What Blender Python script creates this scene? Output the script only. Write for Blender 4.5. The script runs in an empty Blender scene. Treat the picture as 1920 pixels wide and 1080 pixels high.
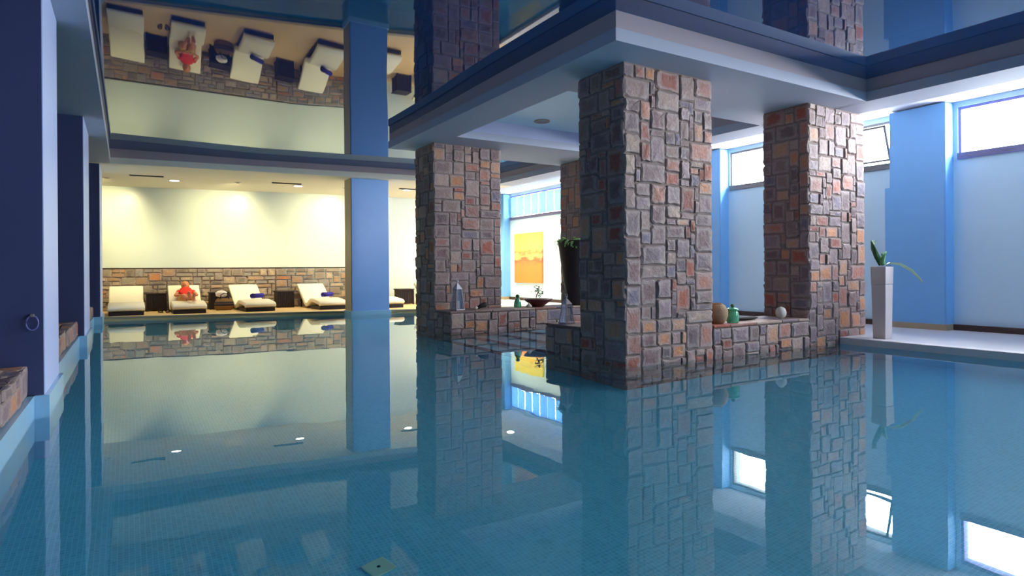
import bpy, bmesh, math, random
from mathutils import Matrix, Vector
PI = math.pi
scn = bpy.context.scene
col = scn.collection

# ------------------------------------------------------------ camera, world, exposure
cam_d = bpy.data.cameras.new('camera')
cam_d.sensor_width = 36.0
cam_d.lens = 36.0 * 1171.9 / 1920.0
cam_d.shift_y = -32.2 / 1920.0
cam_d.clip_start = 0.05
cam = bpy.data.objects.new('camera', cam_d)
col.objects.link(cam)
_yaw, _pitch, _roll = 0.5519, -0.0007, -0.0068
_f = Vector((math.sin(_yaw) * math.cos(_pitch), math.cos(_yaw) * math.cos(_pitch), math.sin(_pitch)))
_r = Vector((math.cos(_yaw), -math.sin(_yaw), 0))
_u = _r.cross(_f)
_r2 = _r * math.cos(_roll) + _u * math.sin(_roll)
_u2 = -_r * math.sin(_roll) + _u * math.cos(_roll)
cam.matrix_world = Matrix(((_r2.x, _u2.x, -_f.x, 0), (_r2.y, _u2.y, -_f.y, 0), (_r2.z, _u2.z, -_f.z, 1.0), (0, 0, 0, 1)))
scn.camera = cam

world = bpy.data.worlds.new('world')
scn.world = world
world.use_nodes = True
_bg = world.node_tree.nodes['Background']
_bg.inputs[0].default_value = (0.96, 0.98, 1.0, 1)
_bg.inputs[1].default_value = 70.0
scn.view_settings.view_transform = 'Standard'
scn.view_settings.look = 'None'
scn.view_settings.exposure = 0.0
scn.view_settings.gamma = 1.0
scn.view_settings.use_curve_mapping = False
try:
    scn.cycles.use_denoising = True
    scn.cycles.max_bounces = 14
    scn.cycles.diffuse_bounces = 6
    scn.cycles.glossy_bounces = 6
    scn.cycles.transmission_bounces = 8
    scn.cycles.sample_clamp_indirect = 6.0
    scn.cycles.blur_glossy = 1.0
except Exception:
    pass
# light entering through the high windows of the right wall (portals only guide the sky's light)
for y0, y1 in ((-9.6, -4.4), (-3.6, 0.4), (1.2, 4.4), (5.2, 8.4), (9.2, 12.4), (13.2, 17.0)):
    ld = bpy.data.lights.new('sky_portal', 'AREA')
    ld.shape = 'RECTANGLE'
    ld.size = y1 - y0
    ld.size_y = 0.75
    ld.cycles.is_portal = True
    lo = bpy.data.objects.new('sky_portal', ld)
    lo.location = (10.68, (y0 + y1) / 2, 2.98)
    lo.rotation_euler = (PI / 2, 0, PI / 2)
    col.objects.link(lo)

# ------------------------------------------------------------ materials
def new_mat(name):
    m = bpy.data.materials.new(name)
    m.use_nodes = True
    nt = m.node_tree
    return m, nt, nt.nodes['Principled BSDF']

def lin(c):
    return tuple(((x / 255.0) / 12.92 if x <= 10 else (((x / 255.0) + 0.055) / 1.055) ** 2.4) for x in c) + (1,)

def plain(name, rgb, rough=0.6, spec=0.4, metal=0.0, bump=0.0, bscale=40.0, vary=0.0, vscale=6.0):
    m, nt, p = new_mat(name)
    p.inputs['Base Color'].default_value = lin(rgb)
    p.inputs['Roughness'].default_value = rough
    p.inputs['Metallic'].default_value = metal
    p.inputs['Specular IOR Level'].default_value = spec
    if bump or vary:
        tc = nt.nodes.new('ShaderNodeTexCoord')
        if vary:
            n = nt.nodes.new('ShaderNodeTexNoise'); n.inputs['Scale'].default_value = vscale
            n.inputs['Detail'].default_value = 5
            nt.links.new(tc.outputs['Object'], n.inputs['Vector'])
            mx = nt.nodes.new('ShaderNodeMix'); mx.data_type = 'RGBA'
            c = lin(rgb)
            mx.inputs[6].default_value = tuple(v * (1 - vary) for v in c[:3]) + (1,)
            mx.inputs[7].default_value = tuple(min(1, v * (1 + vary)) for v in c[:3]) + (1,)
            nt.links.new(n.outputs['Fac'], mx.inputs[0])
            nt.links.new(mx.outputs[2], p.inputs['Base Color'])
        if bump:
            n2 = nt.nodes.new('ShaderNodeTexNoise'); n2.inputs['Scale'].default_value = bscale
            n2.inputs['Detail'].default_value = 4
            nt.links.new(tc.outputs['Object'], n2.inputs['Vector'])
            b = nt.nodes.new('ShaderNodeBump'); b.inputs['Strength'].default_value = bump
            b.inputs['Distance'].default_value = 0.01
            nt.links.new(n2.outputs['Fac'], b.inputs['Height'])
            nt.links.new(b.outputs['Normal'], p.inputs['Normal'])
    return m

def stone_mat(name, cols, island=False, mute=0.0):
    m, nt, p = new_mat(name)
    N = nt.nodes.new
    if island:
        g = N('ShaderNodeNewGeometry'); rnd = g.outputs['Random Per Island']
    else:
        g = N('ShaderNodeObjectInfo'); rnd = g.outputs['Random']
    ramp = N('ShaderNodeValToRGB'); ramp.color_ramp.interpolation = 'CONSTANT'
    el = ramp.color_ramp.elements
    n = len(cols)
    el[0].position = 0; el[0].color = lin(cols[0])
    el[1].position = 1.0 / n; el[1].color = lin(cols[1])
    for i in range(2, n):
        e = el.new(i / n); e.color = lin(cols[i])
    nt.links.new(rnd, ramp.inputs[0])
    # second tone inside each stone
    mul = N('ShaderNodeMath'); mul.operation = 'MULTIPLY'; mul.inputs[1].default_value = 7.31
    fr = N('ShaderNodeMath'); fr.operation = 'FRACT'
    nt.links.new(rnd, mul.inputs[0]); nt.links.new(mul.outputs[0], fr.inputs[0])
    tc = N('ShaderNodeTexCoord')
    geo = N('ShaderNodeNewGeometry')
    no = N('ShaderNodeTexNoise'); no.inputs['Scale'].default_value = 7.0; no.inputs['Detail'].default_value = 6
    no.inputs['Roughness'].default_value = 0.65
    nt.links.new(geo.outputs['Position'], no.inputs['Vector'])
    r2 = N('ShaderNodeValToRGB')
    r2.color_ramp.elements[0].position = 0.44; r2.color_ramp.elements[0].color = (0, 0, 0, 1)
    r2.color_ramp.elements[1].position = 0.60; r2.color_ramp.elements[1].color = (1, 1, 1, 1)
    nt.links.new(no.outputs['Fac'], r2.inputs[0])
    mf = N('ShaderNodeMath'); mf.operation = 'MULTIPLY'; mf.inputs[1].default_value = 0.6
    nt.links.new(r2.outputs[0], mf.inputs[0])
    if not island:
        # paler worn rim around the coloured heart of each stone
        sp = N('ShaderNodeSeparateXYZ'); nt.links.new(tc.outputs['Object'], sp.inputs[0])
        ax = N('ShaderNodeMath'); ax.operation = 'ABSOLUTE'; nt.links.new(sp.outputs['X'], ax.inputs[0])
        az = N('ShaderNodeMath'); az.operation = 'ABSOLUTE'; nt.links.new(sp.outputs['Z'], az.inputs[0])
        mm = N('ShaderNodeMath'); mm.operation = 'MAXIMUM'
        nt.links.new(ax.outputs[0], mm.inputs[0]); nt.links.new(az.outputs[0], mm.inputs[1])
        nn = N('ShaderNodeMath'); nn.operation = 'MULTIPLY_ADD'; nn.inputs[1].default_value = 0.55
        nt.links.new(no.outputs['Fac'], nn.inputs[0]); nt.links.new(mm.outputs[0], nn.inputs[2])
        mr = N('ShaderNodeMapRange'); mr.interpolation_type = 'SMOOTHSTEP'
        mr.inputs[1].default_value = 0.50; mr.inputs[2].default_value = 0.68; mr.inputs[3].default_value = 0.0; mr.inputs[4].default_value = 0.72
        nt.links.new(nn.outputs[0], mr.inputs[0])
        mf = mr
    mx = N('ShaderNodeMix'); mx.data_type = 'RGBA'
    nt.links.new(mf.outputs[0], mx.inputs[0])
    nt.links.new(ramp.outputs[0], mx.inputs[6])
    mx.inputs[7].default_value = lin((166, 148, 142))
    no2 = N('ShaderNodeTexNoise'); no2.inputs['Scale'].default_value = 38.0; no2.inputs['Detail'].default_value = 5
    nt.links.new(geo.outputs['Position'], no2.inputs['Vector'])
    mp = N('ShaderNodeMapRange'); mp.inputs[3].default_value = 0.62; mp.inputs[4].default_value = 1.32
    nt.links.new(no2.outputs['Fac'], mp.inputs[0])
    vm = N('ShaderNodeVectorMath'); vm.operation = 'SCALE'
    nt.links.new(mx.outputs[2], vm.inputs[0]); nt.links.new(mp.outputs[0], vm.inputs['Scale'])
    nt.links.new(vm.outputs[0], p.inputs['Base Color'])
    b = N('ShaderNodeBump'); b.inputs['Strength'].default_value = 0.7; b.inputs['Distance'].default_value = 0.02
    ad = N('ShaderNodeMath'); ad.operation = 'ADD'
    no3 = N('ShaderNodeTexNoise'); no3.inputs['Scale'].default_value = 11.0; no3.inputs['Detail'].default_value = 3
    nt.links.new(geo.outputs['Position'], no3.inputs['Vector'])
    hm = N('ShaderNodeMath'); hm.operation = 'MULTIPLY'; hm.inputs[1].default_value = 0.35
    nt.links.new(no2.outputs['Fac'], hm.inputs[0])
    nt.links.new(no3.outputs['Fac'], ad.inputs[0]); nt.links.new(hm.outputs[0], ad.inputs[1])
    nt.links.new(ad.outputs[0], b.inputs['Height'])
    nt.links.new(b.outputs['Normal'], p.inputs['Normal'])
    p.inputs['Roughness'].default_value = 0.62
    p.inputs['Specular IOR Level'].default_value = 0.35
    return m

RUB = [(140, 116, 113), (155, 128, 122), (124, 106, 110), (168, 94, 74), (144, 119, 112), (190, 144, 115),
       (135, 111, 108), (122, 109, 123), (147, 88, 74), (160, 133, 125), (178, 122, 105), (129, 100, 99),
       (147, 124, 127), (194, 134, 96), (161, 114, 103), (118, 98, 98), (176, 150, 135), (137, 117, 121)]
FAR = [(168, 156, 136), (150, 138, 122), (190, 170, 140), (206, 138, 90), (160, 150, 134), (140, 128, 116), (184, 150, 118), (150, 148, 142), (128, 118, 108), (196, 176, 150)]
M = {}
M['stone'] = stone_mat('rubble_stone', RUB)
M['stone_j'] = stone_mat('rubble_stone_joined', RUB, True)
M['stone_far'] = stone_mat('wainscot_stone', FAR)
M['stone_far_j'] = stone_mat('wainscot_stone_joined', FAR, True)
M['mortar'] = plain('mortar', (138, 122, 116), 0.9, bump=0.5, bscale=60, vary=0.15)
M['mortar_far'] = plain('pale_mortar', (196, 180, 156), 0.9, bump=0.3)
M['soffit'] = plain('white_plaster', (186, 190, 204), 0.75, 0.25, vary=0.02)
M['soffit_far'] = plain('plaster_lamplit_tone', (238, 234, 216), 0.7, 0.25)  # soffit plaster lightened, lamp bounce put into the colour
M['taupe'] = plain('taupe_fascia', (186, 170, 174), 0.55, 0.4, vary=0.03)
M['recess_face'] = plain('grey_lavender_paint', (196, 200, 228), 0.6, 0.3)
M['wall_pale'] = plain('pale_blue_paint', (206, 236, 248), 0.5, 0.4, vary=0.02)
M['wall_far'] = plain('glossy_pale_paint', (222, 234, 226), 0.30, 0.5)
M['pil_blue'] = plain('blue_paint', (116, 174, 224), 0.42, 0.4, vary=0.03)
M['col_blue'] = plain('deep_blue_paint', (140, 182, 242), 0.25, 0.5, vary=0.03)
M['col_side'] = plain('column_window_lit_tone', (186, 202, 244), 0.4, 0.4)  # column blue lightened to hold the window light on one side
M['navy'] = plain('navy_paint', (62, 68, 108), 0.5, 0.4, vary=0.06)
M['ledge'] = plain('light_blue_tile', (150, 196, 226), 0.25, 0.5, vary=0.03)
M['deck'] = plain('pale_deck_stone', (206, 202, 204), 0.35, 0.5, bump=0.1, vary=0.05)
M['deck_far'] = plain('sand_deck_stone', (236, 202, 146), 0.4, 0.4, vary=0.08)
M['coping'] = plain('white_coping', (226, 220, 218), 0.4, 0.4, vary=0.03)
M['brown'] = plain('dark_brown_wood', (58, 40, 36), 0.5, bump=0.2, vary=0.2)
M['tan'] = plain('tan_wood', (164, 148, 122), 0.5, vary=0.1)
M['frame_violet'] = plain('violet_grey_metal', (110, 110, 168), 0.4, 0.5)
M['frame_grey'] = plain('grey_metal', (120, 116, 116), 0.4, 0.5)
M['white_plastic'] = plain('white_plastic', (240, 240, 240), 0.4)
M['black'] = plain('black_metal', (24, 24, 28), 0.5)
M['dark_frame'] = plain('dark_lounger_base', (34, 22, 26), 0.5, vary=0.2)
M['mattress'] = plain('cream_upholstery', (246, 240, 218), 0.75, 0.2, bump=0.15, bscale=90)
M['wicker'] = plain('dark_wicker', (44, 30, 28), 0.6, bump=0.5, bscale=120, vary=0.4, vscale=30)
M['towel_blue'] = plain('violet_blue_towel', (70, 62, 158), 0.95, 0.1, bump=0.5, bscale=150)
M['towel_white'] = plain('white_towel', (244, 236, 230), 0.95, 0.1, bump=0.5, bscale=150)
M['bag_tan'] = plain('tan_canvas', (134, 100, 54), 0.85, bump=0.4, vary=0.2)
M['bag_dark'] = plain('dark_canvas', (40, 40, 58), 0.85, bump=0.4)
M['skin'] = plain('skin', (214, 140, 106), 0.55, 0.3)
M['hair'] = plain('blond_hair', (196, 138, 62), 0.6, bump=0.8, bscale=70, vary=0.25, vscale=30)
M['red'] = plain('red_cloth', (226, 62, 50), 0.85, 0.2, vary=0.08)
M['khaki'] = plain('khaki_cloth', (206, 164, 96), 0.85, 0.2)
M['eye'] = plain('dark_eye', (30, 24, 24), 0.3)
M['lip'] = plain('lip', (176, 76, 70), 0.5)
M['sandal'] = plain('brown_leather', (92, 72, 50), 0.7)
M['leaf'] = plain('aloe_leaf', (112, 168, 112), 0.45, 0.5, vary=0.3, vscale=12)
M['leaf_dark'] = plain('dark_leaf', (58, 104, 58), 0.5, 0.4, vary=0.3, vscale=20)
M['leaf_pale'] = plain('pale_leaf', (196, 226, 190), 0.5, 0.4, vary=0.1)
M['fern'] = plain('fern_leaf', (134, 176, 96), 0.6, vary=0.3, vscale=20)
M['planter'] = plain('pale_stone_planter', (218, 208, 204), 0.5, vary=0.05)
M['soil'] = plain('soil', (58, 44, 36), 0.95, bump=0.8)
M['pot_dark'] = plain('dark_clay', (50, 40, 38), 0.6, bump=0.4, bscale=30, vary=0.2)
M['bowl'] = plain('red_brown_glaze', (92, 42, 36), 0.35, 0.5, vary=0.3)
M['jar_tan'] = plain('tan_wicker_jar', (158, 128, 96), 0.7, bump=0.7, bscale=60, vary=0.15)
M['white_ball'] = plain('chalky_white', (222, 218, 206), 0.7, bump=0.3, vary=0.06)
M['lantern'] = plain('lantern_white_metal', (206, 200, 206), 0.5)
M['candle'] = plain('candle_wax', (240, 232, 214), 0.5)
M['dark_bits'] = plain('dark_driftwood', (24, 18, 20), 0.7)
M['tile_step'] = plain('step_tile', (150, 212, 232), 0.3, vary=0.05)
M['tile_dark'] = plain('dark_nosing_tile', (30, 60, 96), 0.3)
M['drain'] = plain('pale_green_plastic', (176, 224, 196), 0.5)
M['vent_recess'] = plain('vent_black', (20, 18, 20), 0.8)

def emit(name, rgb, s):
    m = bpy.data.materials.new(name); m.use_nodes = True
    nt = m.node_tree; nt.nodes.clear()
    e = nt.nodes.new('ShaderNodeEmission'); o = nt.nodes.new('ShaderNodeOutputMaterial')
    e.inputs[0].default_value = rgb + (1,); e.inputs[1].default_value = s
    nt.links.new(e.outputs[0], o.inputs[0])
    return m
M['lamp'] = emit('warm_lamp_lens', (1.0, 0.9, 0.66), 14.0)

def mosaic(name, c1, c2, grout, size=0.025):
    m, nt, p = new_mat(name)
    geo = nt.nodes.new('ShaderNodeNewGeometry')
    br = nt.nodes.new('ShaderNodeTexBrick')
    br.offset = 0.0
    br.inputs['Scale'].default_value = 1.0
    br.inputs['Brick Width'].default_value = size
    br.inputs['Row Height'].default_value = size
    br.inputs['Mortar Size'].default_value = size * 0.07
    br.inputs['Mortar Smooth'].default_value = 0.2
    br.inputs['Bias'].default_value = 0.0
    br.inputs['Color1'].default_value = lin(c1)
    br.inputs['Color2'].default_value = lin(c2)
    br.inputs['Mortar'].default_value = lin(grout)
    nt.links.new(geo.outputs['Position'], br.inputs['Vector'])
    nt.links.new(br.outputs['Color'], p.inputs['Base Color'])
    p.inputs['Roughness'].default_value = 0.3
    return m
M['mosaic'] = mosaic('pool_mosaic', (84, 190, 216), (102, 206, 228), (134, 218, 234))
M['pool_wall'] = plain('pool_wall_tile', (74, 178, 208), 0.3, vary=0.08)

def water_mat():
    m = bpy.data.materials.new('pool_water'); m.use_nodes = True
    nt = m.node_tree; nt.nodes.clear()
    o = nt.nodes.new('ShaderNodeOutputMaterial')
    g = nt.nodes.new('ShaderNodeBsdfGlass')
    g.inputs['IOR'].default_value = 1.333
    g.inputs['Roughness'].default_value = 0.0
    g.inputs['Color'].default_value = (0.93, 0.985, 1.0, 1)
    geo = nt.nodes.new('ShaderNodeNewGeometry')
    mp = nt.nodes.new('ShaderNodeMapping')
    n = nt.nodes.new('ShaderNodeTexNoise'); n.inputs['Scale'].default_value = 1.6; n.inputs['Detail'].default_value = 2
    nt.links.new(geo.outputs['Position'], mp.inputs[0]); nt.links.new(mp.outputs[0], n.inputs['Vector'])
    b = nt.nodes.new('ShaderNodeBump'); b.inputs['Strength'].default_value = 0.05; b.inputs['Distance'].default_value = 0.02
    nt.links.new(n.outputs['Fac'], b.inputs['Height'])
    nt.links.new(b.outputs['Normal'], g.inputs['Normal'])
    nt.links.new(g.outputs[0], o.inputs['Surface'])
    return m
M['water'] = water_mat()

def film_mat():
    m = bpy.data.materials.new('lacquered_stretch_ceiling'); m.use_nodes = True
    nt = m.node_tree; nt.nodes.clear()
    o = nt.nodes.new('ShaderNodeOutputMaterial')
    d = nt.nodes.new('ShaderNodeBsdfDiffuse'); d.inputs[0].default_value = lin((20, 66, 120))
    g = nt.nodes.new('ShaderNodeBsdfGlossy'); g.inputs[0].default_value = (0.80, 0.87, 0.95, 1); g.inputs['Roughness'].default_value = 0.02
    fr = nt.nodes.new('ShaderNodeFresnel'); fr.inputs[0].default_value = 2.35
    mx = nt.nodes.new('ShaderNodeMixShader')
    nt.links.new(fr.outputs[0], mx.inputs[0]); nt.links.new(d.outputs[0], mx.inputs[1]); nt.links.new(g.outputs[0], mx.inputs[2])
    nt.links.new(mx.outputs[0], o.inputs[0])
    return m
M['film'] = film_mat()

def glass_mat(name, tint, gl=0.08):
    m = bpy.data.materials.new(name); m.use_nodes = True
    nt = m.node_tree; nt.nodes.clear()
    o = nt.nodes.new('ShaderNodeOutputMaterial')
    t = nt.nodes.new('ShaderNodeBsdfTransparent'); t.inputs[0].default_value = tint + (1,)
    g = nt.nodes.new('ShaderNodeBsdfGlossy'); g.inputs['Roughness'].default_value = 0.03
    mx = nt.nodes.new('ShaderNodeMixShader'); mx.inputs[0].default_value = gl
    nt.links.new(t.outputs[0], mx.inputs[1]); nt.links.new(g.outputs[0], mx.inputs[2]); nt.links.new(mx.outputs[0], o.inputs[0])
    return m
M['glass'] = glass_mat('window_glass', (0.96, 0.98, 1.0), 0.05)
M['green_glass'] = plain('green_glass', (110, 206, 160), 0.08, 0.6, vary=0.25, vscale=14)
_p = M['green_glass'].node_tree.nodes['Principled BSDF']; _p.inputs['Transmission Weight'].default_value = 0.35
M['clear_glass'] = glass_mat('lantern_glass', (0.86, 0.88, 0.92), 0.12)

def curtain_mat():
    m, nt, p = new_mat('blue_translucent_blind')
    p.inputs['Base Color'].default_value = lin((190, 226, 246))
    p.inputs['Roughness'].default_value = 0.8
    t = nt.nodes.new('ShaderNodeBsdfTranslucent'); t.inputs[0].default_value = lin((176, 222, 248))
    mx = nt.nodes.new('ShaderNodeMixShader'); mx.inputs[0].default_value = 0.4
    o = nt.nodes['Material Output']
    nt.links.new(p.outputs[0], mx.inputs[1]); nt.links.new(t.outputs[0], mx.inputs[2]); nt.links.new(mx.outputs[0], o.inputs[0])
    return m
M['blind'] = curtain_mat()

def painting_mat():
    m, nt, p = new_mat('orange_yellow_canvas')
    N = nt.nodes.new
    tc = N('ShaderNodeTexCoord'); sp = N('ShaderNodeSeparateXYZ')
    nt.links.new(tc.outputs['Object'], sp.inputs[0])
    no = N('ShaderNodeTexNoise'); no.inputs['Scale'].default_value = 2.6; no.inputs['Detail'].default_value = 4
    mpg = N('ShaderNodeMapping'); mpg.inputs['Scale'].default_value = (1, 1, 2.6)
    nt.links.new(tc.outputs['Object'], mpg.inputs[0]); nt.links.new(mpg.outputs[0], no.inputs['Vector'])
    a = N('ShaderNodeMath'); a.operation = 'MULTIPLY_ADD'; a.inputs[1].default_value = 0.5
    nt.links.new(no.outputs['Fac'], a.inputs[0]); nt.links.new(sp.outputs['Z'], a.inputs[2])
    r = N('ShaderNodeValToRGB')
    e = r.color_ramp.elements
    e[0].position = 0.0; e[0].color = lin((214, 128, 52))
    e[1].position = 1.0; e[1].color = lin((224, 212, 70))
    for pos, c in ((0.42, (216, 124, 54)), (0.5, (204, 92, 60)), (0.56, (230, 190, 110)), (0.62, (214, 120, 70)), (0.68, (228, 200, 96)), (0.85, (226, 214, 84))):
        x = e.new(pos); x.color = lin(c)
    mr = N('ShaderNodeMapRange'); mr.inputs[1].default_value = 0.0; mr.inputs[2].default_value = 1.9
    nt.links.new(a.outputs[0], mr.inputs[0]); nt.links.new(mr.outputs[0], r.inputs[0])
    nt.links.new(r.outputs[0], p.inputs['Base Color'])
    p.inputs['Roughness'].default_value = 0.7
    return m
M['painting'] = painting_mat()

# ------------------------------------------------------------ helpers
class MB:
    def __init__(s):
        s.v = []; s.f = []
    def add(s, vs, fs):
        o = len(s.v); s.v += [tuple(v) for v in vs]; s.f += [tuple(i + o for i in f) for f in fs]
    def box(s, x0, x1, y0, y1, z0, z1):
        s.add([(x0, y0, z0), (x1, y0, z0), (x1, y1, z0), (x0, y1, z0), (x0, y0, z1), (x1, y0, z1), (x1, y1, z1), (x0, y1, z1)],
              [(0, 3, 2, 1), (4, 5, 6, 7), (0, 1, 5, 4), (1, 2, 6, 5), (2, 3, 7, 6), (3, 0, 4, 7)])
        return s
    def prism(s, pts, z0, z1):
        n = len(pts)
        s.add([(x, y, z0) for x, y in pts] + [(x, y, z1) for x, y in pts],
              [tuple(range(n))[::-1], tuple(range(n, 2 * n))] + [(i, (i + 1) % n, n + (i + 1) % n, n + i) for i in range(n)])
        return s
    def lathe(s, prof, seg=24, c=(0, 0), sq=False):
        n = len(prof); vs = []; fs = []
        for k in range(seg):
            a = 2 * PI * k / seg
            for r, z in prof:
                vs.append((c[0] + r * math.cos(a), c[1] + r * math.sin(a), z))
        for k in range(seg):
            k2 = (k + 1) % seg
            for i in range(n - 1):
                fs.append((k * n + i, k2 * n + i, k2 * n + i + 1, k * n + i + 1))
        s.add(vs, fs); return s
    def tube(s, pts, rs, seg=8):
        if not isinstance(rs, (list, tuple)): rs = [rs] * len(pts)
        pts = [Vector(p) for p in pts]; o = []; n = len(pts)
        for i, p in enumerate(pts):
            t = (pts[min(i + 1, n - 1)] - pts[max(i - 1, 0)]).normalized()
            a = t.cross(Vector((0, 0, 1)))
            if a.length < 1e-3: a = t.cross(Vector((1, 0, 0)))
            a.normalize(); b = t.cross(a)
            o += [tuple(p + (a * math.cos(2 * PI * k / seg) + b * math.sin(2 * PI * k / seg)) * rs[i]) for k in range(seg)]
        fs = [(i * seg + k, i * seg + (k + 1) % seg, (i + 1) * seg + (k + 1) % seg, (i + 1) * seg + k) for i in range(n - 1) for k in range(seg)]
        fs += [tuple(range(seg))[::-1], tuple(range((n - 1) * seg, n * seg))]
        s.add(o, fs); return s
    def ball(s, c, r, sz=(1, 1, 1), seg=16, rings=10):
        vs = []; fs = []
        for i in range(rings + 1):
            ph = PI * i / rings
            for k in range(seg):
                a = 2 * PI * k / seg
                vs.append((c[0] + r * sz[0] * math.sin(ph) * math.cos(a), c[1] + r * sz[1] * math.sin(ph) * math.sin(a), c[2] + r * sz[2] * math.cos(ph)))
        for i in range(rings):
            for k in range(seg):
                fs.append((i * seg + k, (i + 1) * seg + k, (i + 1) * seg + (k + 1) % seg, i * seg + (k + 1) % seg))
        s.add(vs, fs); return s
    sheet = False
    def mesh(s, name, mat, smooth=False):
        me = bpy.data.meshes.new(name)
        me.from_pydata(s.v, [], s.f)
        bm = bmesh.new(); bm.from_mesh(me)
        bmesh.ops.remove_doubles(bm, verts=bm.verts, dist=1e-10)
        if not s.sheet: bmesh.ops.recalc_face_normals(bm, faces=bm.faces)
        bm.to_mesh(me); bm.free()
        me.materials.append(mat)
        if smooth:
            me.polygons.foreach_set('use_smooth', [True] * len(me.polygons))
        me.update()
        return me

def obj(name, mb, mat, parent=None, smooth=False, bevel=0.0, seg=2, off=None):
    """one mesh object; when `off` is given the verts are in world space and are shifted to the parent's origin"""
    if off is not None:
        mb.v = [(x - off[0], y - off[1], z - off[2]) for x, y, z in mb.v]
    o = bpy.data.objects.new(name, mb.mesh(name, mat, smooth))
    col.objects.link(o)
    if parent: o.parent = parent
    if bevel:
        b = o.modifiers.new('bevel', 'BEVEL'); b.width = bevel; b.segments = seg; b.limit_method = 'ANGLE'
    return o

def tag(o, label=None, cat=None, group=None, kind=None):
    if label: o['label'] = label
    if cat: o['category'] = cat
    if group: o['group'] = group
    if kind: o['kind'] = kind
    return o

def thing(name, loc, label, cat, group=None, rz=0.0):
    o = bpy.data.objects.new(name, None); col.objects.link(o)
    o.location = loc; o.rotation_euler = (0, 0, rz); o.empty_display_size = 0.1
    return tag(o, label, cat, group)

def struct(name, mb, mat, parent=None, label=None, cat=None, **k):
    o = obj(name, mb, mat, parent, **k)
    if not parent: tag(o, label or name.replace('_', ' '), cat or name.split('_')[0], None, 'structure')
    return o

def copy_tree(o, parent=None):
    c = o.copy(); col.objects.link(c); c.parent = parent
    for ch in list(o.children): copy_tree(ch, c)
    return c

# ------------------------------------------------------------ setting: pool shell, water, decks
FX = lambda x: 15.55 - 0.245 * x            # far pool edge
WX = lambda x: max(18.05 - 0.16 * x, 17.1)             # far wall
LX = lambda x: 14.33 - 0.115 * x            # far ceiling lip
ZS, ZF = 3.122, 3.41                        # soffit, lacquered ceiling
b = MB().prism([(-0.9, -10), (8.3, -10), (8.3, 18), (-0.9, 18)], -1.25, -1.1)
fl = struct('floor', b, M['mosaic'], label='blue mosaic tiled pool floor under the water', cat='pool floor')
b = MB(); b.box(-1.0, -0.9, -10, 18, -1.25, -0.01)
struct('trim_1', b, M['pool_wall'], label='blue tiled pool wall along the left columns under water', cat='pool wall')
b = MB().prism([(8.05, -10), (8.25, -10), (8.25, FX(8.05)), (8.05, FX(8.05))], -1.1, -0.02)
struct('trim_2', b, M['pool_wall'], label='blue tiled pool wall below the pale right deck', cat='pool wall')
b = MB().prism([(-0.9, FX(-0.9)), (8.3, FX(8.3)), (8.3, FX(8.3) + .2), (-0.9, FX(-0.9) + .2)], -1.1, -0.02)
struct('trim_3', b, M['pool_wall'], label='blue tiled pool wall below the loungers deck', cat='pool wall')
b = MB()
b.add([(-0.95, -9.99, 0), (8.2, -9.99, 0), (8.2, FX(8.2) + .1, 0), (-0.95, FX(-0.95) + .1, 0)], [(0, 1, 2, 3)])
b.sheet = True
w = obj('pool_water', b, M['water'])
tag(w, 'still blue pool water mirroring the columns and ceiling', 'water', None, 'structure')
# right deck
b = MB(); b.box(8.24, 10.6, -10, 18.5, -0.2, 0.083)
dk = struct('floor_right', b, M['deck'], label='pale stone deck along the window wall', cat='deck')
b = MB(); b.box(8.05, 8.24, -10, 4.79, -0.05, 0.087)
obj('edge_coping', b, M['coping'], dk, bevel=0.012)
b = MB().box(8.24, 8.252, -10, 4.6, 0.0835, 0.0845)
obj('deck_groove', b, M['brown'], dk)
b = MB(); b.box(8.05, 8.24, 5.7, FX(8.1), -0.05, 0.087)
obj('edge_coping', b, M['coping'], dk, bevel=0.012)
# far deck
b = MB().prism([(-0.45, FX(-0.45)), (8.25, FX(8.25)), (8.25, WX(8.25)), (-2.5, WX(-2.5)), (-2.5, FX(-0.45)), (-0.5, FX(-0.45))], -0.1, 0.075)
struct('floor_far', b, M['deck_far'], label='sand coloured deck under the cream loungers', cat='deck')
b = MB().prism([(-0.45, FX(-0.45) - .02), (8.05, FX(8.05) - .02), (8.05, FX(8.05) + .12), (-0.45, FX(-0.45) + .12)], 0.035, 0.08)
struct('trim_4', b, M['tan'], label='thin tan lip of the far pool edge', cat='coping')

# far wall
b = MB().prism([(-2.5, WX(-2.5)), (5.94, 17.1), (10.6, 17.1), (10.6, 17.5), (5.94, 17.5), (-2.5, WX(-2.5) + .4)], -0.1, 3.6)
wf = struct('wall_far', b, M['wall_far'], label='glossy pale far wall washed by warm lamps', cat='wall')
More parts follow.
